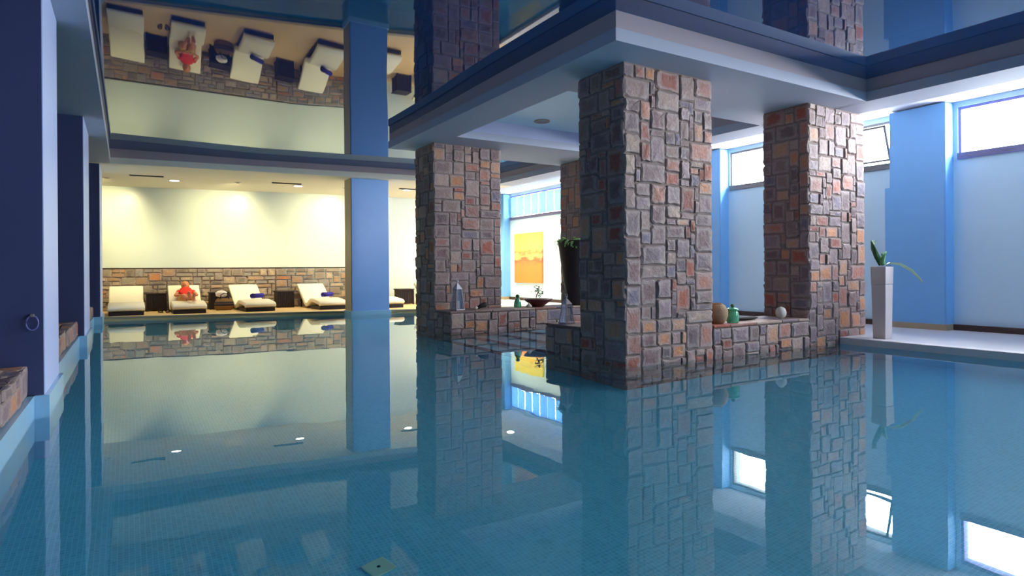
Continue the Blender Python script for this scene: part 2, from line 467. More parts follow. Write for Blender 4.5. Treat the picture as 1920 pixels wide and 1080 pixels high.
# walls closing the hall
struct('wall_back', MB().box(-2.7, 10.8, -10.2, -10.0, -1.2, 3.7), M['wall_pale'], label='pale wall behind the near pool end', cat='wall')
WR = 10.36
b = MB(); b.box(WR, WR + .25, -10, 17.3, -0.1, 2.58)
b.box(WR, WR + .25, -10, 17.3, 3.34, 3.7)
wins = ((-3.6, 0.35), (1.25, 4.36), (5.24, 8.42), (9.3, 12.4), (13.25, 16.9), (-9.6, -4.4))  # last entry: unseen window added to brighten the pillar fronts
edges = [-10] + [e for w_ in sorted(wins) for e in w_] + [17.3]
for i in range(0, len(edges), 2): b.box(WR, WR + .25, edges[i], edges[i + 1], 2.58, 3.34)
wr = struct('wall_right', b, M['wall_pale'], label='pale blue wall below the high windows', cat='wall')
for i, (y0, y1) in enumerate(wins):
    b = MB()
    b.box(WR - .03, WR + .12, y0, y1, 2.58, 2.67); b.box(WR + .02, WR + .12, y0, y1, 3.30, 3.34)
    b.box(WR + .02, WR + .12, y0, y0 + .035, 2.67, 3.30); b.box(WR + .02, WR + .12, y1 - .035, y1, 2.67, 3.30)
    if i != 2:
        m_ = (y0 + y1) / 2
        b.box(WR + .02, WR + .12, m_ - .02, m_ + .02, 2.67, 3.30) if i not in (1,) else None
    wn = obj('window_%d' % (i + 1), b, M['frame_grey' if i == 2 else 'frame_violet'])
    tag(wn, ['high window strip nearest the camera side', 'high window with violet rail right of the blue pilaster', 'high window with tilted sash beside the right stone pillar', 'high window seen between two stone pillars far back', 'high window with blue blinds above the orange painting', 'unseen high window strip added behind the camera to light the pillar fronts'][i], 'window', None, 'structure')
    if i == 2:
        wn['label'] = 'high window with open tilted sash left of the blue pilaster'
    obj('pane', MB().box(WR + .06, WR + .07, y0 + .035, y1 - .035, 2.67, 3.30), M['glass'], wn)
    for k, s_ in enumerate((2.60, 2.625, 2.65)):
        obj('rail_groove', MB().box(WR - .036, WR - .029, y0 + .01, y1 - .01, s_ - .004, s_ + .004), M['frame_grey'], wn)
    if i == 2:   # tilted sash
        sp = MB()
        L_, z0, z1 = 0.46, 2.70, 3.24
        def tl(y, z): return (WR - .05 - (z - z0) * 0.32, y, z)
        for (ya, yb, za, zb) in ((5.28, 5.31, z0, z1), (5.28 + 1.2, 5.31 + 1.2, z0, z1), (5.28, 6.51, z0, z0 + .03), (5.28, 6.51, z1 - .03, z1)):
            p4 = [tl(ya, za), tl(yb, za), tl(yb, zb), tl(ya, zb)]
            sp.add(p4 + [(x + .025, y, z) for x, y, z in p4], [(0, 1, 2, 3), (7, 6, 5, 4), (0, 4, 5, 1), (1, 5, 6, 2), (2, 6, 7, 3), (3, 7, 4, 0)])
        sh = obj('tilted_sash', sp, M['frame_grey'], wn)
        q = [tl(5.3, z0 + .02), tl(6.5, z0 + .02), tl(6.5, z1 - .02), tl(5.3, z1 - .02)]
        g_ = MB(); g_.add(q + [(x + .006, y, z) for x, y, z in q], [(0, 1, 2, 3), (7, 6, 5, 4), (0, 4, 5, 1), (1, 5, 6, 2), (2, 6, 7, 3), (3, 7, 4, 0)])
        obj('pane', g_, M['glass'], sh)
    if i == 4:
        k = 0; y = y0 + .06
        while y < y1 - .1:
            wd = 0.20
            obj('blind_panel', MB().box(WR - .02 + (k % 2) * .02, WR - .01 + (k % 2) * .02, y, y + wd - .006 - .02 * (k % 4 == 0), 2.68, 3.29), M['blind'], wn)
            y += wd; k += 1
# pilasters on the right wall
PF = 10.12
for i, (y0, y1) in enumerate(((0.38, 1.22), (4.42, 5.20), (8.46, 9.26), (12.44, 13.22), (16.92, 17.1))):
    b = MB(); b.box(PF, WR, y0, y1, 0.17, 3.40)
    p_ = struct('pilaster_%d' % (i + 1), b, M['pil_blue'], label=['blue pilaster nearest the camera side of the window wall', 'wide blue pilaster right of the pale planter', 'narrow strip of blue pilaster between the two near stone pillars', 'blue pilaster far back on the window wall', 'blue corner pilaster left of the orange painting'][i], cat='pilaster')
    obj('thickened_base', MB().box(PF - .008, WR, y0 + .02, y1 + .07, 0.17, 2.24), M['pil_blue'], p_)
    obj('tan_plinth', MB().box(PF - .02, WR, y0 - .01, y1 + .08, 0.083, 0.17), M['tan'], p_)
b = MB()
for y0, y1 in ((-10, 0.37), (1.30, 4.41), (5.36, 8.45), (9.34, 12.43), (13.3, 16.9)):
    b.box(WR - .06, WR, y0, y1, 0.083, 0.165)
b.box(PF - .03, WR, 5.29, 5.36, 0.083, 0.165)
struct('baseboard_right', b, M['brown'], label='dark brown skirting at the foot of the window wall', cat='baseboard')

# ------------------------------------------------------------ ceilings
b = MB()
b.prism([(-2.6, -10), (-0.263, -10), (-0.263, LX(-0.263)), (-2.6, LX(-0.263))], ZS, ZS + .12)
b.prism([(8.14, -10), (8.70, -10), (8.62, 4.41), (8.27, LX(8.27)), (7.76, LX(7.76)), (8.04, 4.41)], ZS, ZS + .12)
ce = struct('ceiling', b, M['soffit'], label='white plaster soffit running around the lacquered ceiling fields', cat='ceiling')
b = MB().prism([(-2.6, LX(-.263)), (-0.263, LX(-.263)), (7.76, LX(7.76)), (8.25, LX(8.25)), (8.25, WX(8.25)), (-2.6, WX(-2.6))], ZS, ZS + .12)
struct('ceiling_far', b, M['soffit_far'], label='soffit toned cream for lamplight, with downlights above the loungers', cat='ceiling')
b = MB()   # island soffit ring with the recess
i0, i1, j0, j1 = 3.86, 8.05, 4.41, 10.32
r0, r1, q0, q1 = 4.46, 8.25, 5.95, 8.88
b.box(i0, i1, j0, q0, ZS, ZS + .12); b.box(i0, i1, q1, j1, ZS, ZS + .12)
b.box(i0, r0, q0, q1, ZS, ZS + .12)
isl = struct('ceiling_island', b, M['soffit'], label='white soffit slab carried by the four stone pillars', cat='ceiling')
b = MB().box(r0 - .3, 8.6, q0 - .3, q1 + .3, 3.445, 3.5)
obj('recess_ceiling', b, M['wall_pale'], isl)
b = MB(); b.box(r0, 8.4, q1 + .006, q1 + .06, ZS + .12, 3.445); b.box(r0, 8.4, q0 - .06, q0 - .006, ZS + .12, 3.445)
b.box(r0 - .06, r0, q0, q1, ZS + .12, 3.445); b.box(8.26, 8.32, q0, q1, ZS + .12, 3.445)
obj('recess_face', b, M['recess_face'], isl)
# taupe upper fascia
b = MB()
t = .05
b.box(i0 + .015, i0 + .015 + t, j0 + .015, j1 - .015, ZS + .12, ZF + .05)
b.box(i0 + .015 + t, 8.2, j0 + .015, j0 + .015 + t, ZS + .12, ZF + .05)
b.box(i0 + .015 + t, 7.95, j1 - .015 - t, j1 - .015, ZS + .12, ZF + .05)
obj('upper_fascia', b, M['taupe'], isl)
b = MB()
b.prism([(-0.33, -10), (-0.28, -10), (-0.28, LX(-.28) + .04), (-0.33, LX(-.33) + .04)], ZS + .12, ZF + .05)
b.prism([(-0.3, LX(-.3) + .02), (7.9, LX(7.9) + .02), (7.9, LX(7.9) + .08), (-0.3, LX(-.3) + .08)], ZS + .12, ZF + .05)
b.prism([(8.16, -10), (8.22, -10), (8.12, 4.41), (7.84, LX(7.76)), (7.78, LX(7.76)), (8.06, 4.41)], ZS + .12, ZF + .05)
obj('upper_fascia', b, M['taupe'], ce)
# raised white ceiling near the windows
b = MB().prism([(8.2, -10), (10.6, -10), (10.6, WX(10.6)), (8.2, WX(8.2))], 3.42, 3.5)
struct('ceiling_window_bay', b, M['soffit'], label='raised white ceiling strip above the high windows', cat='ceiling')
b = MB().prism([(8.66, -10), (8.72, -10), (8.64, 4.41), (8.29, LX(8.27)), (8.23, LX(8.27)), (8.58, 4.41)], ZS + .12, 3.42)
obj('inner_face', b, M['soffit'], ce)
# lacquered stretch ceiling, slightly slack
b = MB()
nx, ny = 40, 80
X0, X1, Y0, Y1 = -0.33, 8.2, -10.0, 14.5
def sag(x, y):
    # the film hangs a little lower beyond the middle of the hall
    s = 1 / (1 + math.exp(-(y - 7.7) / .55))
    w = -.3 + 1.3 * max(0.0, min(1.0, (x + .3) / 2.6))
    return -0.034 * s * w
for j in range(ny + 1):
    for i in range(nx + 1):
        x = X0 + (X1 - X0) * i / nx; y = Y0 + (Y1 - Y0) * j / ny
        b.v.append((x, y, ZF + sag(x, y)))
for j in range(ny):
    for i in range(nx):
        a = j * (nx + 1) + i
        cx_, cy_ = X0 + (X1 - X0) * (i + .5) / nx, Y0 + (Y1 - Y0) * (j + .5) / ny
        if cx_ > 4.15 and 4.7 < cy_ < 10.05: continue      # no film above the island slab
        b.f.append((a, a + nx + 1, a + nx + 2, a + 1))
b.sheet = True
struct('ceiling_lacquer', b, M['film'], smooth=True, label='dark blue mirror gloss stretch ceiling', cat='ceiling')
struct('ceiling_roof', MB().box(-2.7, 10.8, -10.2, 21, 3.72, 3.8), M['soffit'], label='roof slab above the hall', cat='ceiling')

# ------------------------------------------------------------ left side: ledge, sills, columns
b = MB(); b.box(-0.9, -0.55, -10, FX(-.5), -1.1, 0.157)
wl = struct('wall_left', b, M['ledge'], label='light blue tiled pool ledge under the stone sills', cat='wall')
struct('wall_left_outer', MB().box(-2.7, -2.5, -10, 20, -0.2, 3.7), M['navy'], label='dark wall behind the left columns', cat='wall')
b = MB(); b.box(-2.5, -0.9, -10, 17, -0.1, 0.10)
struct('floor_left', b, M['brown'], label='dark floor behind the left columns', cat='floor')

# ------------------------------------------------------------ rubble stonework
random.seed(7)
def make_stone_mesh(rng, name, mat):
    n = 12; outl = []
    cut = [rng.uniform(0.02, 0.17) for _ in range(4)]
    pts = []
    cs = [(-.5, -.5), (.5, -.5), (.5, .5), (-.5, .5)]
    for k in range(4):
        x, z = cs[k]; px, pz = cs[k - 1]; nx_, nz_ = cs[(k + 1) % 4]
        c1, c2 = cut[k], cut[k] * rng.uniform(.5, 1.3)
        pts.append((x + (px - x) * c1, z + (pz - z) * c1)); 
        pts.append((x + (nx_ - x) * c2, z + (nz_ - z) * c2))
        pts.append(((x + nx_) / 2 * rng.uniform(.88, 1.0) if x == nx_ else (x + nx_) / 2, (z + nz_) / 2 * rng.uniform(.88, 1.0) if z == nz_ else (z + nz_) / 2))
    n = len(pts)
    m = MB(); vs = []
    tilt = (rng.uniform(-.25, .25), rng.uniform(-.25, .25))
    for (k_, d) in ((1.0, 0.0), (1.0, 0.55), (0.89, 0.95)):
        for (x, z) in pts:
            jx = rng.uniform(-.02, .02) if d > .6 else 0
            dd = d + (tilt[0] * x + tilt[1] * z + rng.uniform(-.1, .1)) * (d > .6)
            vs.append((x * k_ + jx, -dd, z * k_ + jx))
    vs.append((0, -1.05 + rng.uniform(-.12, .12), 0))
    fs = []
    for r in range(2):
        for i in range(n):
            fs.append((r * n + i, r * n + (i + 1) % n, (r + 1) * n + (i + 1) % n, (r + 1) * n + i))
    for i in range(n):
        fs.append((2 * n + i, 2 * n + (i + 1) % n, 3 * n))
    m.add(vs, fs)
    return m, m.mesh(name, mat)
_rng = random.Random(3)
SL = [make_stone_mesh(_rng, 'stone', M['stone']) for _ in range(28)]
SLF = []
for mb_, me_ in SL[:14]:
    m2 = me_.copy(); m2.materials.clear(); m2.materials.append(M['stone_far']); SLF.append((mb_, m2))

def pack(w, h, u, rng, sizes):
    nx_, nz_ = max(1, round(w / u)), max(1, round(h / u))
    occ = [[0] * nx_ for _ in range(nz_)]; out = []
    for z in range(nz_ - 1, -1, -1):
        for x in range(nx_):
            if occ[z][x]: continue
            sw, sh = rng.choice(sizes)
            k = 0
            while k < sw and x + k < nx_ and not occ[z][x + k]: k += 1
            if 0 < nx_ - x - k < 2 and k >= sw and x + k < nx_:
                k2 = 0
                while x + k2 < nx_ and not occ[z][x + k2]: k2 += 1
                if k2 <= sw + 1: k = k2
            sw = k; s = 0
            sh = min(sh, 2 if sw <= 1 else 3 if sw == 2 else 4)
            while s < sh and z - s >= 0 and all(not occ[z - s][x + i] for i in range(sw)): s += 1
            sh = s
            for a in range(sh):
                for c in range(sw): occ[z - a][x + c] = 1
            out.append(((x + sw / 2) / nx_ * w, (z - sh / 2 + 1) / nz_ * h, sw / nx_ * w, sh / nz_ * h))
    return out
BIG = [(3, 3), (4, 3), (3, 2), (4, 2), (2, 2), (5, 3), (3, 4), (4, 4), (2, 3), (2, 1), (3, 1), (3, 2), (5, 2), (3, 3), (2, 2), (4, 3), (5, 3)]

def face_stones(parent, poff, x, y, z0, w, h, rz, rng, u=0.071, lib=None, gap=0.011, dep=(0.016, 0.036), sizes=BIG, joined=None, keep=None, zmin=-9):
    """stones on a vertical face that starts at (x,y,z0) and runs along the direction rz; outward is local -Y"""
    lib = lib or SL
    ca, sa = math.cos(rz), math.sin(rz)
    n = 0
    for (cx, cz, sw, sh) in pack(w, h, u, rng, sizes):
        px, py, pz = x + cx * ca, y + cx * sa, z0 + cz
        if keep and not keep(cx, cz, sw, sh): continue
        g = gap * rng.uniform(.5, 1.4)
        sx, sz, sd = max(.02, sw - g), max(.02, sh - g), rng.uniform(*dep)
        mb_, me_ = rng.choice(lib)
        fl_ = rng.choice((1, -1)); rot = rng.uniform(-.02, .02)
        if joined is not None and (joined[1] is None or joined[1](pz, n)):
            vs = []
            for (vx, vy, vz) in mb_.v:
                lx, ly, lz = vx * sx * fl_, vy * sd, vz * sz
                vs.append((px + lx * ca - ly * sa, py + lx * sa + ly * ca, pz + lz))
            joined[0].add(vs, mb_.f)
            continue
        o = bpy.data.objects.new('stone', me_)
        o.scale = (sx * fl_, sd, sz)
        o.rotation_euler = (0, rot, rz)
        o.location = (px - poff[0], py - poff[1], pz - poff[2])
        o.parent = parent
        col.objects.link(o); n += 1
    return n

def pillar(x0, x1, y0, y1, label, seed, faces='fl', matj='stone_j'):
    rng = random.Random(seed)
    org = ((x0 + x1) / 2, (y0 + y1) / 2, -1.1)
    t = thing('stone_pillar', org, label, 'pillar', 'stone pillars under the island soffit')
    e = 0.02
    b = MB().box(x0 + e * .6, x1 - e * .6, y0 + e * .6, y1 - e * .6, -1.1, ZS)
    obj('mortar_core', b, M['mortar'], t, off=org)
    J = MB(); under = lambda z, n: z < 0
    H = ZS + 1.1 - .006
    # front (-Y), left (-X), then right and back
    for tagf, (px, py, w, rz) in (('f', (x0, y0 + e, x1 - x0, 0)), ('l', (x0 + e, y1, y1 - y0, -PI / 2)), ('r', (x1 - e, y0, y1 - y0, PI / 2)), ('b', (x1, y1 - e, x1 - x0, PI))):
        if tagf in faces:
            face_stones(t, org, px, py, -1.1, w, H, rz, rng, joined=(J, under))
        else:
            face_stones(t, org, px, py, -1.1, w, H, rz, rng, u=.1, joined=(J, None))
    s = obj('rear_and_submerged_stonework', J, M[matj], t, off=org); s['kind'] = 'stuff'
    return t
pillar(4.31, 5.62, 4.81, 5.56, 'nearest rubble stone pillar, rising from the pool at the corner of the soffit', 11)
pillar(7.43, 8.71, 4.81, 5.49, 'rubble stone pillar beside the pale planter, brightly lit by the windows', 23)
pillar(4.31, 5.60, 9.45, 10.22, 'rubble stone pillar behind the white lantern, left of the orange painting', 35)
pillar(7.43, 8.71, 9.45, 10.20, 'dim rubble stone pillar behind the tall dark pot, mostly hidden by the nearest pillar', 47)

def low_wall(x0, x1, y0, y1, z1, label, seed, faces):
    rng = random.Random(seed)
    org = ((x0 + x1) / 2, (y0 + y1) / 2, -1.1)
    t = thing('low_stone_wall', org, label, 'wall', 'low stone walls between the pillars')
    e = .02
    obj('mortar_core', MB().box(x0 + e, x1 - e, y0 + e, y1 - e, -1.1, z1 - .03), M['mortar'], t, off=org)
    J = MB(); under = lambda z, n: z < 0.0
    for tagf, (px, py, w, rz) in (('f', (x0, y0 + e, x1 - x0, 0)), ('l', (x0 + e, y1, y1 - y0, -PI / 2)), ('r', (x1 - e, y0, y1 - y0, PI / 2)), ('b', (x1, y1 - e, x1 - x0, PI))):
        if tagf in faces: face_stones(t, org, px, py, -.36, w, z1 + .36 - .035, rz, rng, u=.062, joined=(J, under))
    if J.v:
        s = obj('submerged_stonework', J, M['stone_j'], t, off=org); s['kind'] = 'stuff'
    # cap slabs
    x = x0; 
    while x < x1 - .01:
        w = min(rng.uniform(.28, .5), x1 - x)
        if x1 - x - w < .12: w = x1 - x
        me = MB().box(-w / 2 + .004, w / 2 - .004, -(y1 - y0) / 2, (y1 - y0) / 2, 0, .03)
        c = obj('cap_slab', me, M['stone'], t, bevel=.006, seg=1)
        c.location = (x + w / 2 - org[0], 0, z1 - .03 - org[2] + rng.uniform(-.003, .003))
        x += w
    return t
low_wall(5.63, 7.42, 4.81, 5.44, 0.36, 'low stone wall with jars on top between the two near pillars', 5, 'fb')
low_wall(4.31, 5.60, 5.57, 6.24, 0.36, 'dark low stone wall end left of the nearest pillar, under the clear lantern', 6, 'lb')
low_wall(4.31, 8.71, 8.86, 9.44, 0.36, 'long low stone wall carrying the bowl and the white lantern', 8, 'fl')

# far wall stone wainscot
ang = math.atan(-0.16)
rng = random.Random(9)
wc_l = MB(); L_ = 8.9 / math.cos(ang)
x_s = -0.62
wc = MB().prism([(x_s, WX(x_s) - .03), (6.25, WX(6.25) - .03), (6.25, WX(6.25)), (x_s, WX(x_s))], 0.075, 1.105)
wa = obj('stone_wainscot', wc, M['mortar_far'], wf)
wa['label'] = 'knee high band of tan and orange rubble stone behind the loungers'
wc = MB().prism([(x_s, WX(x_s) - .05), (6.25, WX(6.25) - .05), (6.25, WX(6.25)), (x_s, WX(x_s))], 1.105, 1.125)
obj('wainscot_cap', wc, M['brown'], wf)
FS = [(2, 1), (3, 1), (2, 2), (3, 2), (1, 1), (2, 1), (4, 1), (3, 2)]
J = MB()
cnt = face_stones(wa, (0, 0, 0), x_s, WX(x_s) - .03, .08, 6.9 / math.cos(ang), 1.02, ang, rng, u=.098, lib=SLF, gap=.02, dep=(.02, .04), sizes=FS, joined=(J, lambda z, n: n >= 295))
if J.v:
    s = obj('further_stonework', J, M['stone_far_j'], wa); s['kind'] = 'stuff'

# left sills and columns
def sill(y0, y1, z1, seed, parent):
    rng = random.Random(seed)
    c = obj('stone_sill', MB().box(-1.5, -.60, y0, y1, .15, z1 - .03), M['mortar'], parent)
    face_stones(c, (0, 0, 0), -.60, y0, .157, y1 - y0, z1 - .157, PI / 2, rng, u=.085)
    # flat top stones
    y = y0
    while y < y1 - .05:
        w = min(rng.uniform(.22, .45), y1 - y); x = -1.5
        while x < -.6:
            d = min(rng.uniform(.2, .4), -.58 - x)
            if d > .05:
                mb_, me_ = rng.choice(SL)
                o = bpy.data.objects.new('stone', me_); col.objects.link(o); o.parent = c
                o.rotation_euler = (-PI / 2, 0, 0); o.scale = (d - .012, rng.uniform(.022, .03), w - .012)
                o.location = (x + d / 2, y + w / 2, z1 - .03)
            x += d
        y += w
    return c
sill(3.3, 5.40, .37, 61, wl)
sill(6.50, 10.2, .36, 62, wl)
sill(11.6, 14.5, .36, 63, wl)
CX = -0.5
for i, (y0, y1, xr) in enumerate(((5.42, 6.48, -.5), (10.22, 11.6, -.5), (14.5, 15.8, -.45))):
    t = thing('square_column', (-0.95, (y0 + y1) / 2, 0), ['nearest dark blue column cut by the left picture edge', 'second dark blue column on the left, beyond the nearest one', 'farthest dark blue column on the left, beside the loungers deck'][i], 'column', 'blue columns along the left ledge')
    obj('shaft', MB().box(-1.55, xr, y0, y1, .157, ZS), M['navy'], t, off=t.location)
    obj('pool_side_lit_tone', MB().box(xr, xr + .006, y0 + .004, y1 - .004, .157, ZS), M['col_side'], t, off=t.location)  # thin panel, window light painted onto the shaft's pool side
    obj('tiled_foot', MB().box(-.9, xr + .035, y0 - .03, y1 + .03, -1.1, .157), M['ledge'], t, off=t.location)
t = thing('round_wall_fitting', (-.56, 5.40, .66), 'small round dark metal fitting on the nearest left column', 'fitting')
b = MB()
ring = [(-.56 + .034 * math.cos(a), 5.398, .66 + .05 * math.sin(a)) for a in [2 * PI * k / 20 for k in range(21)]]
b.tube(ring, .0055, 6)
obj('ring', b, M['frame_violet'], t, off=t.location, smooth=True)
obj('mount', MB().box(-.572, -.548, 5.39, 5.42, .70, .722), M['frame_grey'], t, off=t.location, bevel=.004)

# blue column standing at the far pool edge
t = thing('blue_column', (4.785, 14.2, 0), 'tall blue square column standing in the pool before the loungers', 'column')
obj('shaft', MB().box(4.34, 5.23, 13.98, 14.48, -1.1, ZS), M['col_blue'], t, off=t.location, bevel=.01)
obj('left_side_lamplit_tone', MB().box(4.332, 4.34, 13.99, 14.47, 0.1, ZS), M['tan'], t, off=t.location)  # thin panel, warm lamp light painted onto the column's left side
obj('tiled_foot', MB().box(4.31, 5.26, 13.95, 14.51, -1.1, .10), M['ledge'], t, off=t.location, bevel=.005)

# underwater steps between the left pillars
t = thing('pool_steps', (5.2, 7.55, -1.1), 'pale blue tiled underwater steps between the two left pillars', 'steps')
zs = (-.62, -.46, -.30, -.14)
for k, x in enumerate((4.15, 4.62, 5.1, 5.6)):
    x1 = (4.62, 5.1, 5.6, 7.4)[k]
    obj('step', MB().box(x, x1, 6.30, 8.82, -1.1, zs[k]), M['tile_step'], t, off=t.location)
    obj('dark_nosing', MB().box(x - .004, x + .11, 6.30, 8.82, zs[k] - .05, zs[k] + .004), M['tile_dark'], t, off=t.location)
t = thing('floor_drain', (1.055, 2.995, -1.1), 'pale green square drain cover on the pool floor', 'drain', rz=.25)
obj('cover', MB().box(-.065, .065, -.065, .065, 0, .015), M['drain'], t, bevel=.015, seg=3)
obj('hole', MB().lathe([(0, .0165), (.009, .0165), (.009, .014)], 12), M['black'], t)

# ------------------------------------------------------------ ceiling lamps and vents on the far soffit
def downlight(x, y, label, z=ZS, on=True, energy=120, r=.10):
    t = thing('ceiling_downlight', (x, y, z), label, 'downlight', 'round downlights in the far soffit')
    obj('trim_ring', MB().lathe([(r, -.001), (r + .03, -.001), (r + .03, -.012), (r, -.016), (r, -.001)], 28), M['white_plastic' if on else 'tan'], t, smooth=False)
    obj('lens', MB().lathe([(0, -.012), (r, -.012), (r, -.004), (0, -.004)], 28), M['lamp' if on else 'frame_grey'], t)
    if on:
        ld = bpy.data.lights.new('lamp_light', 'SPOT'); ld.energy = energy; ld.color = (1.0, .84, .56)
        ld.spot_size = 2.4; ld.spot_blend = .7; ld.shadow_soft_size = .08
        lo = bpy.data.objects.new('lamp_light', ld); col.objects.link(lo); lo.parent = t; lo.location = (0, 0, -.03)
    return t
downlight(0.936, 16.276, 'lit round downlight left in the far soffit beside a dark vent')
downlight(3.595, 15.845, 'lit round downlight touching a dark vent, left of the blue column')
downlight(6.223, 15.339, 'lit round downlight right of the blue column under a dark vent')
for k, (x, y, lb) in enumerate(((-.375, 16.531, 'small wall washer fitting above the leftmost lounger'), (2.239, 15.955, 'small wall washer fitting in the middle of the far soffit'), (4.75, 15.75, 'small wall washer fitting close to the blue column'))):
    t = thing('wall_washer', (x, y, ZS), lb, 'spotlight', 'wall washers in the far soffit')
    obj('trim_ring', MB().lathe([(.04, -.001), (.08, -.001), (.075, -.01), (.04, -.012), (.04, -.001)], 24), M['coping'], t)
    obj('snoot', MB().lathe([(0, -.005), (.04, -.005), (.04, -.02), (0, -.02)], 20), M['tan'], t)
    ld = bpy.data.lights.new('lamp_light', 'SPOT'); ld.energy = 300; ld.color = (1.0, .84, .44)
    ld.spot_size = 1.75; ld.spot_blend = 1.0; ld.shadow_soft_size = .09
    lo = bpy.data.objects.new('lamp_light', ld); col.objects.link(lo); lo.parent = t; lo.location = (0, 0, -.05)
    d = Vector((x - .25, WX(x) - .0, 1.95)) - Vector((x, y, ZS))
    lo.rotation_euler = d.to_track_quat('-Z', 'Y').to_euler()
for k, (x0, x1, y, lb) in enumerate(((.05, .70, 15.82, 'dark slot air vent left in the far soffit'), (2.93, 3.60, 15.56, 'dark slot air vent in the middle of the far soffit'), (5.95, 6.6, 15.12, 'dark slot air vent right of the blue column'))):
    t = thing('air_vent', ((x0 + x1) / 2, y, ZS), lb, 'vent', 'slot vents in the far soffit', rz=-.12)
    hw = (x1 - x0) / 2
    obj('slot', MB().box(-hw, hw, -.07, .07, -.006, .0), M['vent_recess'], t)
    for q in (-.035, 0, .035):
        obj('louvre', MB().box(-hw + .01, hw - .01, q - .006, q + .006, -.014, -.005), M['black'], t)
t = downlight(5.39 + .42, 8.015 + .45, 'unlit bronze rimmed downlight in the blue recess between the pillars', z=3.445, on=False)
t['group'] = 'downlights over the island'
# lamps deep on the right, over the painting room
for x, y, lb in ((8.9, 14.6, 'lit downlight over the deck before the orange painting'), (8.9, 16.0, 'lit downlight in the corner near the orange painting')):
    downlight(x, y, lb, z=3.42, energy=700)

# ------------------------------------------------------------ painting
t = thing('canvas_painting', (WR - .04, 15.83, .62), 'orange and yellow abstract canvas on the white window wall', 'painting')
obj('canvas', MB().box(-.02, .035, -.76, .76, 0, 1.51), M['painting'], t, bevel=.006)
obj('stretcher_frame', MB().box(.0, .04, -.75, .75, .01, 1.50), M['coping'], t)

# ------------------------------------------------------------ loungers
def ribbon(pts, th, w, n=3):
    """thick ribbon following a side profile (y,z), rounded edges along its width"""
    P = []
    m = len(pts)
    for i in range(m - 1):      # catmull-rom
        p0, p1, p2, p3 = [pts[max(0, min(m - 1, i + k))] for k in (-1, 0, 1, 2)]
        for s in range(4):
            u = s / 4
            P.append(tuple(.5 * (2 * p1[a] + (p2[a] - p0[a]) * u + (2 * p0[a] - 5 * p1[a] + 4 * p2[a] - p3[a]) * u * u + (3 * p1[a] - p0[a] - 3 * p2[a] + p3[a]) * u ** 3) for a in (0, 1)))
    P.append(pts[-1])
    mb = MB(); rings = []
    sec = [(-.5, .25), (-.49, .42), (-.46, .5), (0, .52), (.46, .5), (.49, .42), (.5, .25), (.5, -.3), (.47, -.5), (-.47, -.5), (-.5, -.3)]
    for i, (y, z) in enumerate(P):
        a = P[max(0, i - 1)]; c = P[min(len(P) - 1, i + 1)]
        ty, tz = c[0] - a[0], c[1] - a[1]; l = math.hypot(ty, tz); ny_, nz_ = -tz / l, ty / l
        rings.append([(sx * w, y + ny_ * sz * th, z + nz_ * sz * th) for sx, sz in sec])
    k = len(sec); vs = [v for r in rings for v in r]
    fs = [(i * k + j, i * k + (j + 1) % k, (i + 1) * k + (j + 1) % k, (i + 1) * k + j) for i in range(len(P) - 1) for j in range(k)]
    fs += [tuple(range(k)), tuple(range((len(P) - 1) * k, len(P) * k))[::-1]]
    mb.add(vs, fs)
    return mb
PROF = [(0.03, .125), (0.10, .165), (.40, .195), (.66, .215), (.82, .195), (1.0, .12), (1.14, .085), (1.28, .13), (1.5, .27), (1.72, .42), (1.9, .535), (1.95, .56)]
def make_lounger():
    t = thing('sun_lounger', (0, 0, 0), 'x', 'sun lounger', 'cream loungers along the far wall')
    obj('mattress', ribbon(PROF, .10, .70), M['mattress'], t, smooth=True)
    b = MB(); b.box(-.33, .33, .04, .78, .0, .085)
    obj('base', b, M['dark_frame'], t, bevel=.01)
    b = MB()
    for sx in (-.31, .31):
        b.tube([(sx, .75, .05), (sx, 1.12, .025), (sx, 1.35, .10), (sx, 1.9, .47)], .022, 8)
    b.tube([(-.31, 1.9, .47), (.31, 1.9, .47)], .022, 8)
    obj('back_rail', b, M['dark_frame'], t, smooth=True)
    for sx in (-.28, .28):
        obj('leg', MB().tube([(sx, 1.7, .36), (sx, 1.78, 0)], .02, 8), M['dark_frame'], t, smooth=True)
    for sx in (-.28, .28):
        obj('leg', MB().tube([(sx, 1.12, .04), (sx, 1.12, 0)], .025, 8), M['dark_frame'], t, smooth=True)
    return t
proto = make_lounger()
ls = ((-.02, 15.87, .0, 'leftmost cream lounger, empty, beside the last left column'),
      (1.20, 15.78, .0, 'cream lounger with the reclining person on it'),
      (2.68, 15.62, .06, 'cream lounger with blue towel between the bag and the lone wicker table'),
      (4.30, 15.30, .05, 'cream lounger with blue towel touching the left side of the blue column'),
      (5.68, 15.0, .05, 'cream lounger half hidden behind the right side of the blue column'),
      (7.42, 14.75, .05, 'cream lounger mostly hidden behind the left stone pillar with the lantern'))
lo_objs = []
for i, (x, y, rz, lb) in enumerate(ls):
    o = proto if i == 0 else copy_tree(proto)
    o.location = (x, y, .075); o.rotation_euler = (0, 0, rz); o['label'] = lb; lo_objs.append(o)

